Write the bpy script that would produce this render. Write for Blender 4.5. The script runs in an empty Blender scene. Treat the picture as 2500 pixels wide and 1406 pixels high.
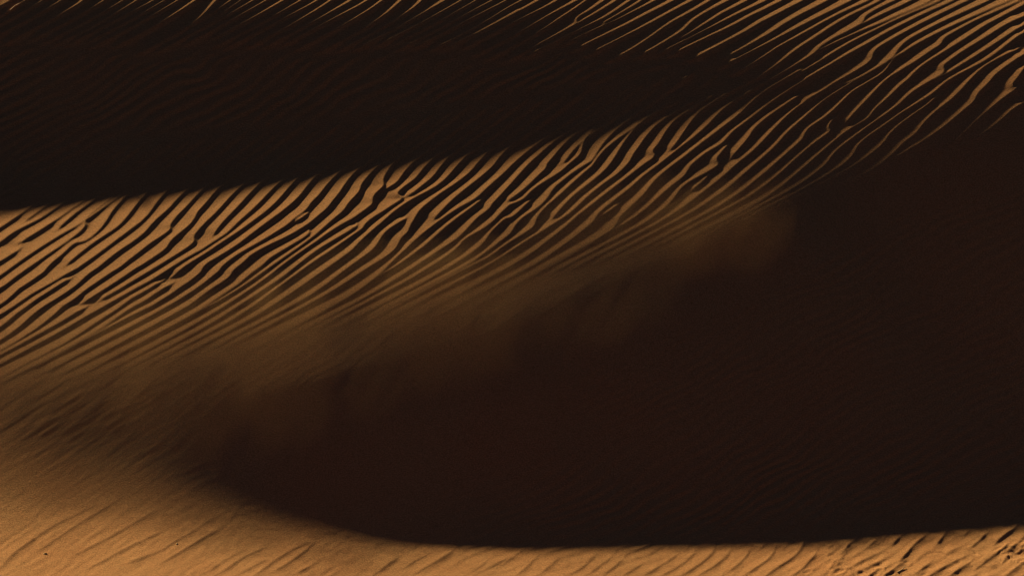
import bpy, math
import numpy as np
from mathutils import Vector, Euler

# ------------------------------------------------------------------ camera, sky, sun, exposure
scene = bpy.context.scene
COL = scene.collection
PITCH = math.radians(38.0)          # how far the long lens looks down
DIST, FRAME_W = 60.0, 10.0          # metres to the aim point, metres across the frame there
SUN_EL = math.radians(12.0)
SUN_TRAVEL = (0.5, -0.8660254)      # horizontal direction in which sunlight travels

cam_data = bpy.data.cameras.new("camera")
cam = bpy.data.objects.new("camera", cam_data)
COL.objects.link(cam)
cam.location = (0.0, -DIST * math.cos(PITCH), DIST * math.sin(PITCH))
cam.rotation_euler = (math.pi / 2 - PITCH, 0.0, 0.0)
cam_data.sensor_width = 36.0
cam_data.lens = 36.0 * DIST / FRAME_W
cam_data.clip_start = 0.5
cam_data.clip_end = 5000.0
scene.camera = cam

world = bpy.data.worlds.new("World")
scene.world = world
world.use_nodes = True
wn = world.node_tree
wn.nodes.clear()
w_out = wn.nodes.new("ShaderNodeOutputWorld")
w_bg = wn.nodes.new("ShaderNodeBackground")
w_sky = wn.nodes.new("ShaderNodeTexSky")
w_sky.sky_type = 'NISHITA'
w_sky.sun_disc = False
w_sky.sun_elevation = SUN_EL
w_sky.sun_rotation = math.atan2(-SUN_TRAVEL[0], -SUN_TRAVEL[1])
w_sky.air_density = 1.0
w_sky.dust_density = 0.4
w_sky.ozone_density = 2.0
w_bg.inputs["Strength"].default_value = 0.0145
wn.links.new(w_sky.outputs[0], w_bg.inputs["Color"])
wn.links.new(w_bg.outputs[0], w_out.inputs["Surface"])

sun_data = bpy.data.lights.new("sun", 'SUN')
sun_data.energy = 5.0
sun_data.angle = math.radians(1.2)
sun_data.color = (1.0, 0.92, 0.43)
sun = bpy.data.objects.new("sun", sun_data)
COL.objects.link(sun)
ce, se = math.cos(SUN_EL), math.sin(SUN_EL)
sun.rotation_euler = Vector((SUN_TRAVEL[0] * ce, SUN_TRAVEL[1] * ce, -se)).to_track_quat('-Z', 'Y').to_euler()
sun.location = (-20, 35, 12)

vs = scene.view_settings
vs.view_transform = 'Standard'
vs.look = 'None'
vs.gamma = 1.0
vs.use_curve_mapping = False
vs.exposure = 0.6
scene.cycles.filter_width = 1.1
scene.cycles.max_bounces = 4
scene.cycles.diffuse_bounces = 3
scene.cycles.transparent_max_bounces = 96

# ------------------------------------------------------------------ small maths helpers
rng = np.random.RandomState(7)
SP, CP = math.sin(PITCH), math.cos(PITCH)
K = 2500.0 * DIST / FRAME_W
TE = math.tan(SUN_EL)


def project(x, y, z):
    """where a point of the place falls in the 2500 x 1406 photograph"""
    py = y + DIST * CP
    pz = z - DIST * SP
    depth = py * CP - pz * SP
    up = py * SP + pz * CP
    return 1250.0 + K * x / depth, 703.0 - K * up / depth


def smooth(a, b, x):
    t = np.clip((x - a) / (b - a), 0.0, 1.0)
    return t * t * (3 - 2 * t)


def vnoise(x, y, seed):
    """smooth value noise, about -1..1, cell size 1"""
    tab = np.random.RandomState(seed).uniform(-1, 1, (256, 256))
    xi, yi = np.floor(x).astype(int), np.floor(y).astype(int)
    fx, fy = x - xi, y - yi
    fx, fy = fx ** 3 * (fx * (fx * 6 - 15) + 10), fy ** 3 * (fy * (fy * 6 - 15) + 10)
    a, b = tab[xi & 255, yi & 255], tab[(xi + 1) & 255, yi & 255]
    c, d = tab[xi & 255, (yi + 1) & 255], tab[(xi + 1) & 255, (yi + 1) & 255]
    return (a * (1 - fx) + b * fx) * (1 - fy) + (c * (1 - fx) + d * fx) * fy


def blur(a, sigma, axis):
    r = int(max(1, math.ceil(sigma * 3)))
    k = np.exp(-0.5 * (np.arange(-r, r + 1) / sigma) ** 2)
    k /= k.sum()
    p = [(0, 0), (0, 0)]
    p[axis] = (r, r)
    ap = np.pad(a, p, mode='edge')
    out = np.zeros_like(a)
    n = a.shape[axis]
    for i, w in enumerate(k):
        out += w * (ap[i:i + n, :] if axis == 0 else ap[:, i:i + n])
    return out


def bilin(arr, fi, fj):
    n, m = arr.shape
    fi = np.clip(fi, 0, n - 1.001)
    fj = np.clip(fj, 0, m - 1.001)
    i, j = fi.astype(int), fj.astype(int)
    a, b = fi - i, fj - j
    return (arr[i, j] * (1 - a) + arr[i + 1, j] * a) * (1 - b) + (arr[i, j + 1] * (1 - a) + arr[i + 1, j + 1] * a) * b


# ------------------------------------------------------------------ the dunes: big shape
# Two long swells run across the light.  GL holds how steeply the sand faces the sun
# (0 = grazing) on their lit flanks; T is the brow of a swell, E where its shadow ends.
GL = np.array([
    (-300, -200, .15), (300, -200, .15), (800, -200, .16), (1300, -200, .18), (1800, -200, .22), (2300, -200, .26), (2800, -200, .28),
    (-300, 0, .03), (0, 0, .03), (500, 0, .04), (1000, 0, .055), (1500, 0, .09), (1900, 0, .13), (2200, 0, .16), (2500, 0, .19), (2800, 0, .2),
    (0, 20, 0), (500, 35, 0), (1000, 50, 0), (1300, 75, 0), (1500, 100, 0.005), (1750, 140, .01), (1900, 175, .012), (2050, 195, .016),
    (2400, 100, .095), (2200, 130, .065), (2400, 200, .05), (2200, 250, .04), (2000, 270, .034), (2400, 250, .03), (2500, 270, .004), (2650, 220, .0),
    (0, 528, .2), (300, 490, .18), (600, 468, .165), (900, 430, .14), (1250, 385, .11), (1500, 330, .085), (1750, 280, .06), (1900, 245, .032),
    (-300, 700, .19), (0, 700, .18), (300, 650, .17), (600, 600, .145), (900, 560, .12), (1200, 500, .1), (1500, 440, .085), (1800, 350, .06),
    (0, 850, .075), (300, 780, .075), (600, 720, .06), (900, 670, .05), (1200, 600, .045), (1500, 530, .04), (1800, 450, .033), (2000, 370, .025),
    (300, 930, .013), (600, 860, .012), (900, 790, .010), (1250, 710, .009), (1650, 600, .007), (650, 980, .002), (2000, 430, .010), (2200, 350, .010), (2400, 290, .008), (950, 930, 0), (1250, 850, 0), (1700, 670, 0), (2000, 460, 0), (2300, 345, 0),
    (-300, 1000, .03), (0, 1010, .025), (0, 1100, .05), (0, 1200, .14), (0, 1300, .27), (0, 1400, .40), (200, 1000, .009), (200, 1100, .015), (200, 1200, .10), (400, 1080, .004),
    (300, 1300, .28), (300, 1400, .40), (400, 1165, .012), (550, 1235, .03), (700, 1285, .06), (850, 1318, .11), (1000, 1340, .2), (1300, 1345, .32), (550, 1320, .22), (700, 1345, .25),
    (1700, 1340, .34), (2100, 1325, .35), (2500, 1292, .35), (600, 1400, .38), (1000, 1406, .4), (1700, 1406, .4), (2500, 1400, .4),
    (-300, 1400, .42), (0, 1600, .36), (800, 1600, .36), (1600, 1600, .36), (2500, 1600, .36), (2800, 1300, .36),
    (1500, 900, 0), (2000, 900, 0), (1200, 1050, 0), (1800, 1100, 0), (2400, 800, 0), (800, 1080, 0), (500, 250, 0), (1000, 220, 0), (1500, 210, 0),
    (2500, 600, 0), (2500, 1000, 0), (-200, 250, 0)], float)
T1 = ([-300, 0, 500, 1000, 1300, 1500, 1700, 1900, 2050, 2150, 2600], [10, 15, 30, 50, 60, 90, 125, 165, 190, 230, 500])
E1 = ([-700, -300, 0, 300, 600, 900, 1250, 1500, 1700, 1900, 2000, 2100, 2900], [600, 562, 528, 490, 468, 430, 385, 330, 282, 245, 230, 212, -100])
T2 = ([-300, 300, 650, 950, 1250, 1700, 2000, 2300, 2500, 2900], [1200, 1040, 960, 890, 800, 610, 450, 335, 270, 160])
E2 = ([-400, 150, 250, 350, 450, 550, 700, 1000, 1300, 1700, 2100, 2500, 2900], [300, 600, 800, 1010, 1150, 1228, 1285, 1338, 1347, 1343, 1329, 1299, 1250])

# thin-plate spline through GL
P = GL[:, :2] / 1000.0


def tps(r2):
    return 0.5 * r2 * np.log(r2 + 1e-9)


n = len(P)
A = np.zeros((n + 3, n + 3))
A[:n, :n] = tps(((P[:, None] - P[None]) ** 2).sum(-1)) + np.eye(n) * 1e-4
A[:n, n] = A[n, :n] = 1
A[:n, n + 1:] = P
A[n + 1:, :n] = P.T
W = np.linalg.solve(A, np.concatenate([GL[:, 2], np.zeros(3)]))


def lit_facing(u, v):
    uc = np.clip(u, -400, 2900) / 1000.0
    vc = np.clip(v, -250, 1650) / 1000.0
    g = W[n] + W[n + 1] * uc + W[n + 2] * vc
    for k in range(n):
        g = g + W[k] * tps((uc - P[k, 0]) ** 2 + (vc - P[k, 1]) ** 2)
    out = np.maximum(np.maximum(u - 2900, -400 - u), np.maximum(v - 1650, -250 - v))
    g = np.clip(g, 0.0, 0.45)
    g = g * (1 - 0.15 * smooth(900, 1600, u) * smooth(900, 700, v))
    # faint uneven patches left by the wind where the brow rolls over
    g = g * (1 + 0.35 * vnoise(uc * 4.0 + 40, vc * 7.0 + 40, 11) * smooth(0.07, 0.02, g) + 0.3 * vnoise(uc * 9.0 + 10, vc * 14.0 + 10, 12) * smooth(0.05, 0.015, g))
    w = smooth(0, 500, out)
    return g * (1 - w) + TE * w


DS = 0.05
S = np.arange(-16, 16, DS)
Tt = np.arange(-14, 14, DS * 2)
SG, TG = np.meshgrid(S, Tt, indexing='ij')
DX, DY = SUN_TRAVEL
XG = SG * DX - TG * DY
YG = SG * DY + TG * DX
HM = np.zeros_like(SG)
ic = int(np.argmin(abs(S)))
for it in range(9):
    U, V = project(XG, YG, HM)
    G = lit_facing(U, V)
    for (tc, ec) in ((T1, E1), (T2, E2)):
        pt = V > np.interp(U, *tc)
        pe = V > np.interp(U, *ec)
        for j in range(SG.shape[1]):
            ia = int(np.argmax(pt[:, j]))
            ib = int(np.argmax(pe[:, j]))
            if not (pt[ia, j] and pe[ib, j]) or ib <= ia + 2 or ia == 0:
                continue
            m = G[ib, j] * (1.7 if tc is T1 else 1.0)
            tau = (np.arange(ia, ib) - ia) / float(ib - ia)
            G[ia:ib, j] = m * (3 * tau ** 2 - 2 * tau)
    G = blur(G, 2.0, 0)
    H = np.cumsum(G - TE, axis=0) * DS
    H = blur(H, 2.5, 1)
    jc = SG.shape[1] // 2
    H -= H[ic, jc]
    HM = HM * 0.3 + H * 0.7


def macro(x, y):
    s = x * DX + y * DY
    t = -x * DY + y * DX
    return bilin(HM, (s - S[0]) / DS, (t - Tt[0]) / (DS * 2))


# ------------------------------------------------------------------ the dunes: wind ripples
# Crest lines of the ripples, written in tiles: (x0, y0, scale) and then points, lower left to upper right.
TILES = {
    'A': (0, 480, .256), 'B': (400, 420, .256), 'C': (800, 350, .256), 'D': (1200, 280, .256), 'E': (1560, 150, .256),
    'F': (1860, 50, .256), 'G': (1860, 0, .256), 'H': (1300, 0, .256), 'I': (680, 0, .288), 'J': (0, 0, .28),
    'R': (0, 640, .128), 'W': (180, 630, .128), 'X': (360, 600, .128), 'M': (1400, 1280, .24), 'N': (1800, 1250, .14), 'P': (2150, 1250, .14), 'Q': (150, 430, .16), 'K': (900, 1280, .24),
    'Z': (0, 800, .5), 'S': (0, 0, 1.0)}
CRESTS = """
A 40,278 120,222 200,168 240,140
A 215,257 280,207 345,160 390,125
A 0,440 120,347 250,280 380,215 490,140
A 210,428 340,350 470,265 586,190 680,120 720,95
A 545,320 620,245 720,160 810,95
A 0,622 100,562 190,500
A 0,758 165,637 300,545 420,465 586,362 700,300
R 0,500 130,420 290,290 430,190 560,100 690,10 Q 0,1060 150,955 300,840 372,742 A 806,245 830,195 900,140 970,85
R 0,820 130,730 270,600 360,510 600,360 720,270 830,200 855,160 1000,0 Q 0,1210 203,1010 330,1010 480,920 620,780 700,660 770,540 890,400
R 0,1245 150,1130 320,980 500,860 700,710 860,610 1030,500 1200,390 1400,288
Q 60,1370 240,1210 500,1010 720,870 880,760 990,640 1080,520 1170,400
R 0,1010 200,890 420,740 640,590 860,470 1050,360 1200,270 1330,200 1480,120 Q 250,1406 600,1160 850,970 1120,770 1240,680 1350,560 1470,380
R 150,1400 380,1230 520,1100 640,990 860,830 1100,690 1250,590 1400,490 1550,360 1650,260 1800,150 Q 550,1406 850,1160 1100,1000 1280,860 1380,730 1500,620 1640,500 1740,380
R 540,1370 750,1230 950,1070 1060,980 1140,900 1190,850 1450,690 1600,560 1800,420 1960,310 2200,150 Q 880,1406 1060,1260 1240,1120 1350,1030 1560,900 1670,812 1648,770 1680,720 1760,610 1900,480 2030,330
R 700,1400 900,1290 1100,1180 1350,1030 1500,940 1660,850
W 190,852 400,720 650,560 900,400 1100,260 1300,130 Q 1160,1406 1430,1230 1600,1110 1640,1030 1700,960 1820,860 1950,760 2040,640 2070,560 2200,420 2320,270
W 480,825 620,740 800,640 1000,520 1200,400 1400,280 1600,160 B 0,865 200,740 295,668 282,625 300,590 380,500 500,390 640,230
B 460,625 520,530 600,440 720,320 835,190
W 0,1260 250,1110 450,1000 640,890 820,790 1000,690 1150,600 1480,430 B 0,960 200,830 370,740 500,650 600,590 700,490 790,410 900,310 1010,190
B 90,995 200,900 400,780 560,670 700,580 880,450 1000,360 1110,250 1200,140
W 200,1390 400,1250 640,1100 830,980 950,890 1080,790 1280,680 1440,590 1600,490 1720,420
W 700,1230 850,1120 1000,1020 1200,900 1400,800 1560,680 1800,540 1900,470
X 0,1190 130,1130 300,1020 450,930 640,790 800,690 950,570 1040,490 B 362,930 400,880 540,800 700,700 880,560 1030,450 1180,340 1290,240 1370,130
X 300,1210 530,1080 800,910 940,820 1100,700 1250,580 1370,480 B 560,895 700,790 880,690 1050,590 1190,500 1250,440 1310,400 1372,350 1400,300 1480,225 1550,130
B 1210,495 1300,455 1372,400 1388,360
X 640,1230 880,1090 1080,930 1250,810 1460,680 1600,570 B 650,950 780,850 820,800 1000,700 1200,610 1380,500 1450,440 1560,350 1610,280 1670,210 1740,100
X 1000,1220 1200,1090 1400,960 1600,830 1800,690 B 830,970 960,880 1000,830 1200,710 1350,622 1392,580 1375,530
B 250,1380 480,1260 650,1160 820,1050 960,950 1100,850 1260,740 1400,640 1490,565 1620,450 1720,370 1760,300 1820,240 1872,180 1878,130 1930,60
B 420,1380 600,1270 800,1140 1000,1000 1120,900 1300,770 1450,670 1560,590 1700,500 1800,450 1900,380 1995,310 1988,280 2000,230 2050,180 2105,130 2088,90 2110,30
B 560,1380 700,1290 900,1160 1100,1030 1280,890 1450,755 1600,665 1780,560 1852,510 1840,480
B 2100,172 2170,140 2230,100 2280,20
B 800,1320 900,1250 1080,1115 1250,990 1400,880 1600,750 1800,610 1900,540 C 340,812 352,780 420,720 520,660 640,580 725,530 672,500 668,470 740,410 840,340 890,270
C 718,515 800,490 900,410 1010,320 1080,220
B 1050,1270 1250,1135 1400,1030 1562,918 C 0,1190 130,1100 250,1010 300,950 420,840 540,740 640,650 800,540 960,460 1060,400 1150,320 1240,210
C 160,1340 250,1280 400,1180 560,1085 650,1010 680,950 705,900 770,850 782,800 832,720 870,650 960,570 1080,480 1250,370 1370,270 1440,180
C 0,1340 100,1260 250,1150 380,1060 460,990 500,920 540,860 600,810 700,750 775,698
C 995,748 1130,600 1250,490 1380,390 1480,310 1580,220 1620,160
C 450,1290 560,1190 690,1065 740,1020 820,940 940,840 1100,720 1250,620 1420,530 1500,450 1590,370 1680,290 1780,190
C 350,1370 450,1290 650,1180 800,1075 950,965 1100,825 1250,705 1420,585 1492,513
C 600,1330 750,1235 900,1135 1050,1035 1250,905 1350,800 1430,710 1546,630 1570,580 1650,500 1740,400 1820,310 1920,200 2040,90
C 1690,572 1800,500 1900,420 2000,320 2088,240 2090,200 2140,150 2210,60
C 1000,1170 1150,1070 1260,985 1300,920 1480,825 1590,740 1660,660 1720,610 D 160,870 250,840 330,795 370,740 480,660 650,560 760,460 856,380 866,300
D 650,478 705,450 752,380
C 1200,1160 1380,1045 1490,955 1560,850 1640,770 1700,720 D 180,990 240,950 330,860 397,793
D 0,1280 60,1230 190,1135 220,1070 290,990 420,910 510,830 550,780 590,710 660,650 760,570 880,490 950,450 985,400 1030,330 1090,250
D -100,1400 0,1350 150,1235 300,1145 412,1072 430,990 500,900 620,800 740,690 860,580 970,490 997,440
D 572,1008 680,880 800,760 960,640 1080,540 1160,440 1230,320 1320,190
D 150,1330 300,1230 480,1120 600,1040 700,980 780,920 900,800 1060,670 1220,560 1332,440 1340,400 1400,320 1490,190
D 430,1290 520,1220 700,1080 830,960 950,870 1100,750 1300,600 1450,480 1545,420 1562,390 1530,350 1590,290 1670,150
D 1678,362 1740,310 1830,180 1910,60
D 600,1310 780,1180 880,1100 980,1020 1000,970 1080,890 1200,800 1330,700 1450,590 1600,480 1700,400 1800,320 1920,230 2050,120 2150,10
D 1020,990 1160,900 1242,828
D 1000,1200 1150,1100 1200,1040 1220,980 1330,880 1450,770 1520,680 1580,610 1700,510 1850,400 2000,280 2200,130 2370,0 E 1080,390
E 80,1400 200,1290 300,1200 420,1110 460,1060 490,1000 560,940 650,870 780,800 840,740 900,670 1040,570 1180,460 1302,368
E 250,1400 330,1320 380,1240 450,1170 560,1110 690,1040 772,985 730,940 790,870 872,773
E 480,1250 600,1160 690,1062
E 870,935 980,810 1050,730 1090,660 1150,600 1250,520 1400,420 1560,310
E 430,1390 600,1260 730,1160 850,1060 960,960 1080,870 1180,770 1320,620 1420,520 1530,430 1700,320 1850,220 2000,140 2230,0 G 1060,490 1260,370 1480,250 1680,150 1860,60 1990,0
E 700,1320 850,1210 1000,1080 1150,950 1300,820 1400,700 1500,610 1650,480 1760,380 1900,290 2050,200 2200,120 2400,0 G 1350,410 1550,300 1750,200 1950,110 2150,20
E 900,1300 1000,1230 1150,1110 1300,980 1460,840 1560,750 1582,700 1620,640 1750,560 1850,480 1950,380 2040,290 2180,210 2350,110 G 1250,570 1420,460 1600,360 1800,260 2000,170 2200,80 2350,20
E 1200,1190 1350,1070 1500,930 1650,800 1780,710 1842,660 1800,630 1882,518
F 785,1002 900,870 980,790 1100,660 1200,560 1330,480 1480,390 1620,290 1715,232 1728,190 1760,160 1900,80 2050,0 G 2200,130 2400,40 2500,-10
E 1370,1190 1500,1080 1650,950 1800,820 1950,690 2100,600 2190,550 F 1080,850 1200,750 1330,620 1410,560 1440,520 1540,430 1700,330 1860,230 2000,140 2150,40 2230,0 G 2350,130 2500,50
E 1710,1050 1800,970 1850,890 1950,800 2100,690 2250,580 2400,480 F 1330,790 1420,700 1530,630 1650,560 1755,490 1725,440 1780,400 1900,310 2100,190 2300,60 2420,0 G 2500,160
F 1935,412 2080,320 2250,210 2400,110 2500,50
E 1930,1000 1970,970 2050,890 2090,800 2200,710 2350,610 2500,500 F 1480,800 1640,700 1760,590 1880,520 2000,460 2150,380 2300,270 2400,190 2520,110
F 1060,1265 1160,1180 1220,1090 1300,1010 1450,900 1600,800 1692,702
F 1250,1280 1350,1170 1480,1080 1530,1000 1650,880 1800,770 1900,670 2000,560 2100,460 2250,370 2440,280
F 1550,1150 1700,1050 1800,970 1930,860 2030,780 2060,700 2160,610 2230,520 2350,430 2520,320
F 1940,1075 2060,950 2200,830 2340,720 2442,655 2388,640 2398,600 2462,530 2520,430
F 2270,970 2400,850 2520,780
H 1700,350 1900,260 2100,150 2187,110 G 120,50 220,0
H 1880,390 2050,300 2187,215 G 150,140 300,60 420,0
G 0,370 120,300 220,230 380,140 560,50 650,0
G 0,450 100,400 250,320 400,240 600,140 760,60 880,0
G 80,510 150,460 300,380 480,280 640,190 800,110 960,40 1040,0
G 170,610 330,480 520,360 680,250 850,150 1000,80 1150,0
G 370,600 450,550 512,512 530,470 650,390 800,310 930,240 978,195 985,160 1080,100 1200,40 1290,0
G 1050,190 1150,140 1280,80 1430,10
G 770,380 950,300 1150,220 1300,150 1450,90 1560,40 1630,0
G 560,590 700,500 870,400 1050,310 1250,210 1450,120 1620,50 1720,0
G 700,600 850,510 1000,430 1200,310 1380,220 1560,130 1720,60 1850,0
G 700,830 900,760 1080,660 1260,550 1450,480
H -20,60 90,0
H -20,145 100,90 250,10
H 75,205 150,160 280,90 420,20
H 180,240 260,185 380,110 520,10
H 360,265 425,225 418,200 440,165 560,100 690,10
H 570,155 680,90 810,10
H 540,245 660,190 780,120 940,10
H 960,65 1010,35 1060,0
H 680,250 800,200 920,140 1080,60 1200,0
H 770,305 920,235 1060,160 1200,90 1360,10
H 900,345 1050,270 1200,190 1400,80 1540,10
H 1120,370 1200,310 1330,220 1480,140 1640,50 1720,0
H 1360,350 1450,290 1515,220 1580,170 1720,90 1880,10
H 1700,205 1800,140 1920,80 2060,10
H 1560,340 1720,260 1860,190 2000,120 2240,10
I 0,40 70,0
I 20,110 110,60 200,10
I 130,120 240,65 340,10
I 290,115 380,60 470,0
I 430,120 530,65 630,10
I 600,100 690,55 780,0
I 710,130 800,75 900,0
I 880,150 960,90 1060,0
I 1050,140 1170,60 1230,0
I 1210,130 1330,60 1440,0
I 1390,105 1490,50 1580,0
I 1540,90 1620,45 1700,0
I 1570,140 1720,60 1840,0
I 1700,130 1830,65 1960,0
I 1840,140 1960,65 2090,0
I 1950,140 2100,60
J 50,40 120,0
J 95,95 170,45 250,0
J 310,50 400,0
J 440,70 560,0
J 600,95 680,50 745,0
J 850,50 935,0
J 970,75 1100,0
J 1070,90 1220,0
J 1170,100 1370,0
J 1330,75 1460,0
J 1380,115 1580,0
J 1580,100 1730,0
J 1760,150 1820,90 1900,0
J 1960,50 2035,0
J 1900,155 1960,105 2120,0
J 2100,75 2235,0
J 2150,110 2350,0
"""
# lower, rounder ripples of the near flank; same notation
LOW = """
M 20,480 110,420 200,330 240,290
M 150,500 300,400 380,335 420,290
M 300,520 450,400 520,330
M 470,530 640,440 720,380
M 700,525 850,440 960,370 1050,310 1090,260
M 880,520 1050,440 1200,330 1240,260
M 1100,510 1180,470 1300,390 1400,310 1430,250
M 1240,530 1400,440 1560,330 1600,250
M 1560,490 1680,400 1770,310 1800,240
M 1780,490 1950,380 2030,300 2060,220
M 1940,530 2100,420 2230,340 2300,270 2340,190
M 2200,530 2310,470 2400,370 2450,320 2480,260
M 940,270 980,220
M 1140,260 1180,210
M 1870,275 1960,190
M 2120,260 2190,190
N 1550,640 1700,540
N 1870,660 1950,550 2050,480
N 2270,610 2400,500 2480,420
N 1540,770 1700,670
N 1650,950 1760,850 1830,780
P 180,615 270,500 400,380
P 140,1060 280,950 420,850
P 330,860 440,740 530,615 680,480 820,370
P 640,1050 760,960 860,890 920,810
P 960,575 1040,480 1140,350
P 860,1100 1050,990 1250,880 1450,780
P 1380,475 1460,410 1560,300
P 1200,1110 1330,1020 1480,930 1600,835
P 1540,650 1640,560 1720,490 1900,320
P 1960,580 2100,450 2220,360 2340,270
P 1750,920 1830,850 1990,750 2150,620
P 2100,900 2200,840 2260,790
P 2200,1100 2380,960 2500,880
P 2380,545 2480,450
Z 10,1160 60,1105 140,1045 240,975 380,905 500,850
Z 200,1080 270,1030 350,975 440,920 560,850
Z 620,1150 720,1110 800,1080 870,1030 980,970
Z 780,1150 900,1080 1000,1020 1070,985
Z 380,1100 520,1030 640,960 720,915
Z 480,1150 640,1060 800,990
Z 1190,1190 1280,1140 1330,1120
Z 1330,1190 1420,1140 1500,1080
Z 1440,1200 1520,1160
Z 1010,1190 1120,1120 1220,1070
Z 1080,1190 1200,1110 1300,1070
Z 1240,1210 1390,1100 1480,1060
K 360,440 470,370 600,300 700,240
K 480,490 640,400 780,320 870,250
K 100,480 200,400 300,330
K 1050,480 1180,390 1240,330
K 1180,460 1330,380 1480,310
K 1370,400 1440,350 1520,290
K 1740,500 1830,430 1900,370
K 1520,500 1620,420 1700,340
"""


def read_lines(text):
    lines = []
    for row in text.strip().splitlines():
        tile, pts = None, []
        for tok in row.split():
            if tok in TILES:
                tile = TILES[tok]
            else:
                a, b = tok.split(',')
                pts.append((tile[0] + float(a) * tile[2], tile[1] + float(b) * tile[2]))
        lines.append(pts)
    return lines


def refine(pts, closed=0):
    p = np.array(pts, float)
    for _ in range(2):                      # corner cutting, ends kept
        q = np.empty((2 * len(p) - 2, 2))
        q[0::2] = p[:-1] * .75 + p[1:] * .25
        q[1::2] = p[:-1] * .25 + p[1:] * .75
        p = np.vstack([p[:1], q[1:-1], p[-1:]]) if len(p) > 2 else p
    return p


FADE = ([-200, 0, 300, 600, 900, 1250, 1700, 2000, 2300, 2700], [970, 945, 900, 830, 765, 690, 570, 470, 410, 340])
RS = 1.5
U0, V0, U1, V1 = -340.0, -340.0, 2840.0, 1640.0
RU = np.arange(U0, U1, RS)
RV = np.arange(V0, V1, RS)
MU, MV = FRAME_W / 2500.0, FRAME_W / 2500.0 / SP      # metres per photograph pixel on the sand
KS = 0.0022


def run_on(pts):
    """crests that only fade from view (in shade, on the brow, past the frame) run on further"""
    p = [np.array(q, float) for q in pts]
    a, b = p[0], p[-1]
    lo = np.array([-math.cos(math.radians(28)), math.sin(math.radians(28))])
    up = np.array([math.cos(math.radians(36)), -math.sin(math.radians(36))])
    e0 = (a - p[1]) / (np.hypot(*(a - p[1])) + 1e-6)
    e1 = (b - p[-2]) / (np.hypot(*(b - p[-2])) + 1e-6)
    if a[1] > np.interp(a[0], *FADE) - (170 if a[0] < 700 else 95) or a[1] < np.interp(a[0], *T1) + 110 or a[0] < 12:
        m = a + (e0 * .6 + lo * .4) * 60
        n_ = 260 if a[1] > np.interp(a[0], *T1) + 110 or a[0] < 12 else (110 if a[0] < 1450 else 40)
        p = [m + lo * n_, m + lo * n_ * .45, m] + p
    if b[1] < 14:
        p = p + [b + (e1 * .6 + up * .4) * 120, b + (e1 * .4 + up * .6) * 560]
    elif b[0] < 1950 and abs(b[1] - np.interp(b[0], *E1)) < 55 and b[1] > 120:
        n_ = 230 if b[0] < 1500 else 120
        up = up if b[0] < 1500 else np.array([math.cos(math.radians(31)), -math.sin(math.radians(31))])
        m = b + (e1 * .6 + up * .4) * 40
        p = p + [m, m + up * n_ * .4, m + up * n_]
    return p


def crest_field(lines, stoss, lee, depth, taper, seed, extend=False):
    acc = np.full((len(RU), len(RV)), math.exp(-depth * 1.25 / KS))
    near = np.full((len(RU), len(RV)), 9.0)
    r = np.random.RandomState(seed)
    reach = 0.34
    for pts in lines:
        p = refine(run_on(pts) if extend else pts)
        w = p * np.array([MU, MV])
        seglen = np.hypot(*(w[1:] - w[:-1]).T)
        arc = np.concatenate([[0], np.cumsum(seglen)])
        total = arc[-1]
        i0 = max(0, int((p[:, 0].min() - reach / MU - U0) / RS))
        i1 = min(len(RU), int((p[:, 0].max() + reach / MU - U0) / RS) + 1)
        j0 = max(0, int((p[:, 1].min() - reach / MV - V0) / RS))
        j1 = min(len(RV), int((p[:, 1].max() + reach / MV - V0) / RS) + 1)
        if i1 <= i0 or j1 <= j0:
            continue
        X = (RU[i0:i1, None] * MU)
        Y = (RV[None, j0:j1] * MV)
        best = np.full((i1 - i0, j1 - j0), 9.0)
        sgn = np.ones_like(best)
        pos = np.zeros_like(best)
        for k in range(len(w) - 1):
            a, b = w[k], w[k + 1]
            x0, x1 = min(a[0], b[0]) - reach, max(a[0], b[0]) + reach
            y0, y1 = min(a[1], b[1]) - reach, max(a[1], b[1]) + reach
            ii = slice(max(0, int((x0 / MU - RU[i0]) / RS)), max(0, int((x1 / MU - RU[i0]) / RS) + 1))
            jj = slice(max(0, int((y0 / MV - RV[j0]) / RS)), max(0, int((y1 / MV - RV[j0]) / RS) + 1))
            xs, ys = X[ii], Y[:, jj]
            if xs.size == 0 or ys.size == 0:
                continue
            d = b - a
            L2 = d @ d + 1e-12
            t = ((xs - a[0]) * d[0] + (ys - a[1]) * d[1]) / L2
            tc = np.clip(t, 0, 1)
            dist = np.hypot(xs - a[0] - tc * d[0], ys - a[1] - tc * d[1])
            cr = d[0] * (ys - a[1]) - d[1] * (xs - a[0])
            bs = best[ii, jj]
            m = dist < bs
            best[ii, jj] = np.where(m, dist, bs)
            sgn[ii, jj] = np.where(m, np.sign(cr), sgn[ii, jj])
            pos[ii, jj] = np.where(m, arc[k] + tc * math.sqrt(L2), pos[ii, jj])
        ends = np.minimum(pos, total - pos)
        top = -taper * (1 - smooth(0, 0.11, ends)) + r.uniform(-.0012, .0012)
        # the steep lee side lies to the lower right of each line
        k_ = np.where(sgn > 0, lee, stoss)
        cand = top - depth * (1 - np.exp(-k_ * best / depth))
        acc[i0:i1, j0:j1] += np.where(best < 8, np.exp(cand / KS), 0)
        near[i0:i1, j0:j1] = np.minimum(near[i0:i1, j0:j1], best)
    return KS * np.log(acc), near


def box(a, r, axis):
    p = [(0, 0), (0, 0)]
    p[axis] = (r + 1, r)
    c = np.cumsum(np.pad(a, p, mode='edge'), axis=axis)
    n = a.shape[axis]
    return ((c[2 * r + 1:2 * r + 1 + n] - c[:n]) if axis == 0 else (c[:, 2 * r + 1:2 * r + 1 + n] - c[:, :n])) / (2 * r + 1)


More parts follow.
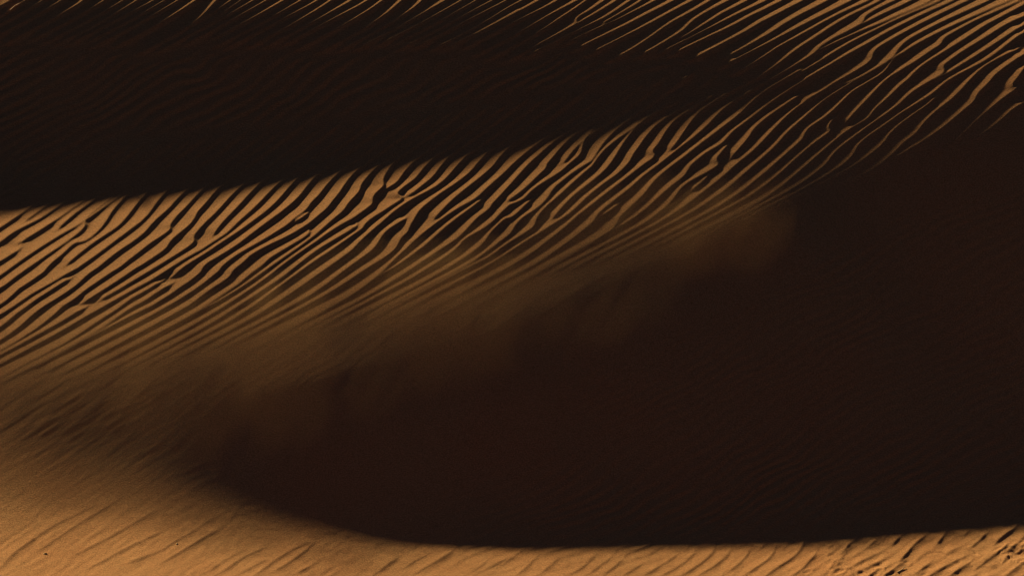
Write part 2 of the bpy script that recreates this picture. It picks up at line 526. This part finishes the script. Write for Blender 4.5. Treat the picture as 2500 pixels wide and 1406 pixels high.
def level(a):
    """take the slow drift out of a ripple field, so that patches of ripples meet without a ledge"""
    b = a
    for _ in range(2):
        b = box(box(b, 26, 0), 20, 1)
    return a - b


UU, VV = np.meshgrid(RU, RV, indexing='ij')
H_hi, near_hi = crest_field(read_lines(CRESTS), 0.21, 0.62, 0.032, 0.010, 3, True)
H_hi = level(H_hi)
low_lines = read_lines(LOW)
H_lo, near_lo = crest_field(low_lines, 0.07, 0.42, 0.013, 0.007, 4)
H_lo = level(H_lo)

# ripples away from the traced ones: a warped wave train with forks
ang = np.radians(30 + 5 * vnoise(UU / 700.0, VV / 500.0, 21))
wx = UU + 26 * vnoise(UU / 210.0, VV / 120.0, 22) + 9 * vnoise(UU / 70.0, VV / 45.0, 23)
wy = VV + 20 * vnoise(UU / 190.0 + 9, VV / 110.0, 24) + 6 * vnoise(UU / 60.0, VV / 40.0, 25)
phase = (wx * math.sin(math.radians(30)) + wy * math.cos(math.radians(30))) / 25.0
for k in range(46):
    cu, cv = rng.uniform(-100, 2600), rng.uniform(-100, 1500)
    phase = phase + (1 if k % 2 else -1) * np.arctan2((VV - cv) * 1.5, UU - cu) / (2 * math.pi)
fr = phase - np.floor(phase)
crest_sharp = np.where(fr < 0.28, 1 - smooth(0, 0.28, fr), smooth(0.28, 1.0, fr))
H_pr = 0.017 * (crest_sharp - 0.45) * (0.75 + 0.35 * vnoise(UU / 160.0, VV / 90.0, 27))

# how strongly the ripples stand up in each part of the dune
vt2 = np.interp(RU, *FADE)[:, None]
H_pr = level(H_pr)
ve2 = np.interp(RU, *E2)[:, None]
fade_mid = 1 - smooth(-230, 30, VV - vt2)
amp_hi = np.maximum(0.015, fade_mid) * (1 - 0.28 * smooth(1000, 100, UU) * smooth(300, 450, VV)) * (1 - 0.22 * smooth(900, 1500, UU))
amp_hi = amp_hi * (1 - 0.25 * smooth(60, 0, VV) * smooth(1900, 2300, UU))
amp_pr = np.where(VV < vt2, np.maximum(0.008, 0.95 * fade_mid), 0.008 + 0.6 * smooth(-330, -60, VV - ve2) * smooth(800, 1500, UU))
amp_pr = amp_pr * (1 - 0.45 * smooth(-20, 60, VV - ve2) * smooth(2300, 700, UU))
amp_pr = amp_pr + 0.08 * smooth(1180, 1330, VV) * smooth(900, 300, UU) + 0.008 * smooth(900, 1000, VV) * smooth(700, 100, UU)
whi = 1 - smooth(0.10, 0.24, near_hi)
wlo = (1 - smooth(0.07, 0.2, near_lo)) * smooth(1080, 1200, VV)
amp_lo = (0.9 + 0.9 * smooth(1300, 2300, UU)) * (1 - 0.65 * smooth(1400, 1200, VV) * smooth(1000, 500, UU))
HR = (H_hi * amp_hi) * whi + (H_pr * amp_pr) * (1 - whi)
amp_deep = 0.34 * smooth(1150, 1700, UU) * smooth(110, 240, VV - np.interp(RU, *T2)[:, None]) * smooth(-20, -120, VV - ve2)
HR = HR + H_pr * amp_deep * (1 - whi)
HR = HR * (1 - 0.7 * wlo) + H_lo * amp_lo * wlo
# scuffed, trampled sand at the near right corner
SCUFF = [(2496, 1350, 24, 13, .036, 0), (2213, 1371, 9, 4, .012, 0), (2302, 1352, 12, 3, .012, 25), (2375, 1347, 13, 4, .014, 30),
         (2052, 1393, 13, 5, .018, -10), (2098, 1398, 12, 5, .014, 5), (2138, 1400, 12, 5, .016, -30), (2178, 1399, 12, 4, .012, -20),
         (2042, 1372, 10, 4, .010, -40), (2140, 1380, 15, 5, .010, 0), (2460, 1367, 9, 4, .012, -40), (2432, 1341, 12, 4, .010, -30),
         (1970, 1396, 10, 4, .010, -30), (2250, 1405, 14, 5, .010, -20), (2330, 1380, 16, 4, .006, -35)]
wob = 0.35 * vnoise(UU / 7.0, VV / 5.0, 41)
for (cu, cv, ru, rv, dp, an) in SCUFF:
    ca, sa = math.cos(math.radians(an)), math.sin(math.radians(an))
    a = ((UU - cu) * ca + (VV - cv) * sa) / (ru * 1.25)
    b = (-(UU - cu) * sa + (VV - cv) * ca) / (rv * 1.0)
    q = np.sqrt(a * a + b * b) + wob
    HR = HR - 0.5 * dp * (1 - smooth(0.1, 1.3, q)) + dp * 0.22 * np.exp(-(q - 1.5) ** 2 * 6) * (1 + vnoise(UU / 9.0, VV / 6.0, 42))
rough = smooth(1900, 2150, UU) * smooth(1335, 1375, VV)
HR = HR + rough * (0.0022 * vnoise(UU / 14.0 + 3, VV / 7.0, 43) + 0.0012 * vnoise(UU / 6.0, VV / 3.5, 44))
# wind streaks and fine unevenness of the sand
st = (UU * 0.83 - VV * 0.55) / 48.0
sn = (UU * 0.55 + VV * 0.83) / 8.0
HR = HR + 0.0019 * vnoise(st, sn, 45) * ((0.26 - 0.16 * smooth(150, 420, UU)) * smooth(860, 1000, VV) + 0.62 * smooth(1220, 1370, VV - 60 * smooth(300, 800, UU))) * smooth(1600, 900, UU)
HR = HR + 0.0012 * vnoise(UU / 16.0, VV / 9.0, 31) * smooth(1150, 1330, VV)
HR = blur(blur(HR, 0.8, 0), 0.8, 1)


def ripples(u, v):
    w = smooth(0, 130, np.minimum(np.minimum(u - U0, U1 - u), np.minimum(v - V0, V1 - v)))
    return bilin(HR, (u - U0) / RS, (v - V0) / RS) * w


def sand_height(x, y):
    m = macro(x, y)
    u, v = project(x, y, m)
    return m + ripples(u, v)


# ------------------------------------------------------------------ materials
def sand_material():
    m = bpy.data.materials.new("sand")
    m.use_nodes = True
    nt = m.node_tree
    b = nt.nodes["Principled BSDF"]
    b.inputs["Roughness"].default_value = 0.95
    b.inputs["Specular IOR Level"].default_value = 0.15
    tc = nt.nodes.new("ShaderNodeTexCoord")

    def noise(scale, detail, rough=0.5):
        t = nt.nodes.new("ShaderNodeTexNoise")
        t.inputs["Scale"].default_value = scale
        t.inputs["Detail"].default_value = detail
        t.inputs["Roughness"].default_value = rough
        nt.links.new(tc.outputs["Object"], t.inputs["Vector"])
        return t

    grain, tint, patch = noise(85.0, 3.0, 0.75), noise(22.0, 3.0), noise(1.1, 3.0)
    r1 = nt.nodes.new("ShaderNodeValToRGB")
    r1.color_ramp.elements[0].position = 0.28
    r1.color_ramp.elements[0].color = (0.20, 0.080, 0.037, 1)
    r1.color_ramp.elements[1].position = 0.72
    r1.color_ramp.elements[1].color = (0.71, 0.300, 0.149, 1)
    nt.links.new(grain.outputs["Fac"], r1.inputs["Fac"])
    mix = nt.nodes.new("ShaderNodeMix")
    mix.data_type = 'RGBA'
    mix.blend_type = 'MULTIPLY'
    mix.inputs["Factor"].default_value = 1.0
    r2 = nt.nodes.new("ShaderNodeValToRGB")
    r2.color_ramp.elements[0].position = 0.3
    r2.color_ramp.elements[0].color = (1.0, 0.90, 0.86, 1)
    r2.color_ramp.elements[1].position = 0.7
    r2.color_ramp.elements[1].color = (0.96, 1.0, 0.98, 1)
    add = nt.nodes.new("ShaderNodeMath")
    add.operation = 'ADD'
    half = nt.nodes.new("ShaderNodeMath")
    half.operation = 'MULTIPLY'
    half.inputs[1].default_value = 0.5
    nt.links.new(tint.outputs["Fac"], add.inputs[0])
    nt.links.new(patch.outputs["Fac"], add.inputs[1])
    nt.links.new(add.outputs[0], half.inputs[0])
    nt.links.new(half.outputs[0], r2.inputs["Fac"])
    nt.links.new(r1.outputs["Color"], mix.inputs["A"])
    nt.links.new(r2.outputs["Color"], mix.inputs["B"])
    nt.links.new(mix.outputs["Result"], b.inputs["Base Color"])
    bump = nt.nodes.new("ShaderNodeBump")
    bump.inputs["Strength"].default_value = 0.8
    bump.inputs["Distance"].default_value = 0.004
    nt.links.new(grain.outputs["Fac"], bump.inputs["Height"])
    nt.links.new(bump.outputs["Normal"], b.inputs["Normal"])
    return m


def speckled(name, c0, c1, scale):
    m = bpy.data.materials.new(name)
    m.use_nodes = True
    nt = m.node_tree
    b = nt.nodes["Principled BSDF"]
    b.inputs["Roughness"].default_value = 0.8
    t = nt.nodes.new("ShaderNodeTexNoise")
    t.inputs["Scale"].default_value = scale
    r = nt.nodes.new("ShaderNodeValToRGB")
    r.color_ramp.elements[0].position, r.color_ramp.elements[0].color = 0.35, (*c0, 1)
    r.color_ramp.elements[1].position, r.color_ramp.elements[1].color = 0.65, (*c1, 1)
    tc = nt.nodes.new("ShaderNodeTexCoord")
    nt.links.new(tc.outputs["Object"], t.inputs["Vector"])
    nt.links.new(t.outputs["Fac"], r.inputs["Fac"])
    nt.links.new(r.outputs["Color"], b.inputs["Base Color"])
    return m


# ------------------------------------------------------------------ the sand itself
def stretched(a, b, step, far, count):
    core = np.arange(a, b + step / 2, step)
    q = np.geomspace(step * 1.5, far, count)
    return np.concatenate([(a - q)[::-1], core, b + q])


gx = stretched(-5.75, 5.75, 0.0084, 400.0, 60)
gy = stretched(-6.0, 6.2, 0.0136, 400.0, 60)
GX, GY = np.meshgrid(gx, gy, indexing='ij')
CX, CY = np.clip(GX, -9.5, 9.5), np.clip(GY, -9.5, 9.5)
MZ = macro(CX, CY)
away = np.hypot(GX - CX, GY - CY)
MZ = MZ * (1 - smooth(10, 250, away))
PU, PV = project(GX, GY, MZ)
inside = (np.abs(GX) < 9) & (np.abs(GY) < 9)
Z = MZ + np.where(inside, ripples(PU, PV), 0.0)
nx, ny = GX.shape
co = np.stack([GX, GY, Z], -1).reshape(-1, 3).astype(np.float32)
idx = np.arange(nx * ny, dtype=np.int32).reshape(nx, ny)
quads = np.stack([idx[:-1, :-1], idx[1:, :-1], idx[1:, 1:], idx[:-1, 1:]], -1).reshape(-1, 4)
me = bpy.data.meshes.new("sand_dunes")
me.vertices.add(len(co))
me.vertices.foreach_set("co", co.ravel())
nq = len(quads)
me.loops.add(nq * 4)
me.loops.foreach_set("vertex_index", quads.ravel())
me.polygons.add(nq)
me.polygons.foreach_set("loop_start", np.arange(nq, dtype=np.int32) * 4)
me.polygons.foreach_set("use_smooth", np.ones(nq, dtype=bool))
me.update(calc_edges=True)
me.materials.append(sand_material())
dunes = bpy.data.objects.new("sand_dunes", me)
COL.objects.link(dunes)
dunes["kind"] = "structure"
print("dune verts", len(co), "height", float(Z.min()), float(Z.max()))


# ------------------------------------------------------------------ small things lying on the sand
def on_sand(u, v):
    """the spot on the sand that the photograph shows at (u, v)"""
    z = 0.0
    for _ in range(12):
        a, b = (u - 1250.0) / K, (703.0 - v) / K
        dz = -SP + b * CP
        dep = (z - DIST * SP) / dz
        x, y = a * dep, -DIST * CP + dep * (CP + b * SP)
        z = float(sand_height(np.array([x]), np.array([y]))[0])
    return x, y, z


def thing(name, label, category, verts, faces, mat, loc, rot, group=None):
    me = bpy.data.meshes.new(name)
    me.from_pydata(verts, [], faces)
    me.polygons.foreach_set("use_smooth", [True] * len(me.polygons))
    me.materials.append(mat)
    o = bpy.data.objects.new(name, me)
    COL.objects.link(o)
    o.location, o.rotation_euler = loc, rot
    o["label"], o["category"] = label, category
    if group:
        o["group"] = group
    return o


def lump(rx, ry, rz, seed, nu=14, nv=9):
    r = np.random.RandomState(seed)
    ph = r.uniform(0, 6.28, 6)
    verts, faces = [], []
    for i in range(nv + 1):
        th = math.pi * i / nv
        for j in range(nu):
            fi = 2 * math.pi * j / nu
            k = 1 + .16 * math.sin(2 * fi + ph[0]) * math.sin(th) + .12 * math.sin(3 * fi + ph[1] + 2 * th) + .1 * math.sin(4 * th + ph[2])
            verts.append((rx * k * math.sin(th) * math.cos(fi), ry * k * math.sin(th) * math.sin(fi), rz * k * math.cos(th)))
    for i in range(nv):
        for j in range(nu):
            faces.append((i * nu + j, i * nu + (j + 1) % nu, (i + 1) * nu + (j + 1) % nu, (i + 1) * nu + j))
    return verts, faces


def stick(length, r0, r1, seed, rings=10, sides=7):
    r = np.random.RandomState(seed)
    a, b = r.uniform(0, 6.28, 2)
    verts, faces = [], []
    for i in range(rings + 1):
        t = i / rings
        rad = r0 + (r1 - r0) * t + .0006 * math.sin(17 * t + a)
        cx, cy, cz = (t - .5) * length, .05 * length * math.sin(3.1 * t + b), .03 * length * math.sin(4 * t + a)
        for j in range(sides):
            f = 2 * math.pi * j / sides
            verts.append((cx, cy + rad * math.cos(f), cz + rad * math.sin(f)))
    for i in range(rings):
        for j in range(sides):
            faces.append((i * sides + j, i * sides + (j + 1) % sides, (i + 1) * sides + (j + 1) % sides, (i + 1) * sides + j))
    faces.append(tuple(range(sides))[::-1])
    faces.append(tuple(rings * sides + j for j in range(sides)))
    return verts, faces


pale_wood = speckled("pale_dry_wood", (0.42, 0.24, 0.13), (0.62, 0.42, 0.27), 90)
red_wood = speckled("reddish_dry_stalk", (0.36, 0.13, 0.08), (0.60, 0.40, 0.28), 45)
brown_stone = speckled("brown_stone", (0.22, 0.11, 0.05), (0.40, 0.22, 0.11), 160)

x, y, z = on_sand(110, 1351)
thing("pebble", "small brown pebble half sunk in smooth sand near the lower left corner", "pebble",
      *lump(.016, .010, .006, 5), brown_stone, (x, y, z + .001), (0, 0, .3), "pebbles on the near slope")
x, y, z = on_sand(432, 1327)
thing("pebble", "tiny dark pebble on the bright lower slope just below the soft shadow edge", "pebble",
      *lump(.011, .009, .006, 9), brown_stone, (x, y, z + .001), (0, 0, .9), "pebbles on the near slope")


def lay_stick(u0, v0, u1, v1, lift, label, mat, r0, r1, seed):
    a, b = Vector(on_sand(u0, v0)), Vector(on_sand(u1, v1))
    d = b - a
    m = (a + b) / 2
    thing("twig", label, "twig", *stick(d.length, r0, r1, seed), mat, (m.x, m.y, m.z + lift),
          d.to_track_quat('X', 'Z').to_euler(), "twigs lying on the sand")


lay_stick(2190, 1396, 2211, 1386, .008, "pale twig lying across scuffed sand at the lower right", pale_wood, .006, .003, 3)
lay_stick(25, 27, 48, 12, .012, "thin reddish twig on a shaded ripple in the upper left corner", red_wood, .0065, .005, 8)


# ------------------------------------------------------------------ sand blown off the brow, drifting over the shade
# one low blanket of thin dust, thick where the wind throws up a puff: u, v, reach left, right, up, down, metres deep
PUFFS = [(1790, 550, 290, 105, 80, 66, .15), (1690, 580, 300, 130, 70, 80, .13), (1200, 700, 240, 85, 80, 75, .16), (1090, 730, 280, 110, 80, 90, .16),
         (720, 800, 240, 70, 80, 90, .17), (560, 840, 280, 120, 90, 110, .17), (400, 860, 220, 70, 80, 110, .10),
         (270, 890, 260, 80, 90, 140, .11), (60, 930, 260, 130, 100, 140, .08), (1540, 790, 90, 60, 100, 70, .035),
         (320, 1060, 260, 160, 130, 130, .03), (560, 1010, 200, 160, 130, 120, .02), (800, 900, 500, 300, 120, 150, .035), (1300, 770, 420, 320, 90, 150, .03),
         (60, 1110, 300, 200, 90, 80, .04)]
gx = np.arange(-6.4, 4.6, 0.035)
gy = np.arange(-4.6, 3.2, 0.045)
BX, BY = np.meshgrid(gx, gy, indexing='ij')
BZ = macro(BX, BY)
BU, BV = project(BX, BY, BZ)
TH = np.zeros_like(BX)
ju = BU + 45 * vnoise(BU / 110.0, BV / 120.0, 61) + 13 * vnoise(BU / 45.0, BV / 50.0, 62) + 4 * vnoise(BU / 18.0, BV / 22.0, 66)
jv = BV + 28 * vnoise(BU / 100.0 + 7, BV / 90.0, 63) + 6 * vnoise(BU / 40.0, BV / 40.0, 67)
for (u, v, l, r, a, b, d) in PUFFS:
    e = np.where(ju < u, (ju - u) / l, (ju - u) / r) ** 2 + np.where(jv < v, (jv - v) / a, (jv - v) / b) ** 2
    TH += d * np.exp(-0.9 * e)
wu, wv = (BU * 0.85 + BV * 0.52), (BU * -0.52 + BV * 0.85)      # along and across the drift
TH *= np.clip(0.85 + 0.38 * vnoise(ju / 70.0, jv / 150.0, 64) + 0.36 * vnoise(wu / 26.0, wv / 110.0, 65) + 0.16 * vnoise(wu / 11.0, wv / 50.0, 68), 0.3, 2.0)
edge = np.minimum(np.minimum(BX - gx[0], gx[-1] - BX), np.minimum(BY - gy[0], gy[-1] - BY))
TH = np.maximum(TH - 0.008, 0) * smooth(0, 0.9, edge)
inn = TH > 0.004
TH = TH + 0.03 * smooth(0, 0.03, TH) + 0.015
nbx, nby = BX.shape
low = np.arange(nbx * nby).reshape(nbx, nby)
high = np.where(inn, low + nbx * nby, low)
verts = np.concatenate([np.stack([BX, BY, BZ - 0.10], -1).reshape(-1, 3), np.stack([BX, BY, BZ + TH], -1).reshape(-1, 3)])
cell = inn[:-1, :-1] | inn[1:, :-1] | inn[1:, 1:] | inn[:-1, 1:]
qb = np.stack([low[:-1, :-1], low[:-1, 1:], low[1:, 1:], low[1:, :-1]], -1)[cell]
qt = np.stack([high[:-1, :-1], high[1:, :-1], high[1:, 1:], high[:-1, 1:]], -1)[cell]
qq = np.concatenate([qb, qt])
used, inv = np.unique(qq, return_inverse=True)
me = bpy.data.meshes.new("blown_sand_haze")
me.from_pydata(verts[used].tolist(), [], inv.reshape(-1, 4).tolist())
me.polygons.foreach_set("use_smooth", [True] * len(me.polygons))
dm = bpy.data.materials.new("blown_sand")
dm.use_nodes = True
dn = dm.node_tree
dn.nodes.clear()
d_out, d_vol = dn.nodes.new("ShaderNodeOutputMaterial"), dn.nodes.new("ShaderNodeVolumePrincipled")
d_vol.inputs["Color"].default_value = (0.92, 0.475, 0.24, 1)
d_vol.inputs["Density"].default_value = 0.125
d_vol.inputs["Anisotropy"].default_value = 0.4
dn.links.new(d_vol.outputs[0], d_out.inputs["Volume"])
me.materials.append(dm)
blown = bpy.data.objects.new("blown_sand_haze", me)
COL.objects.link(blown)
blown["kind"] = "stuff"
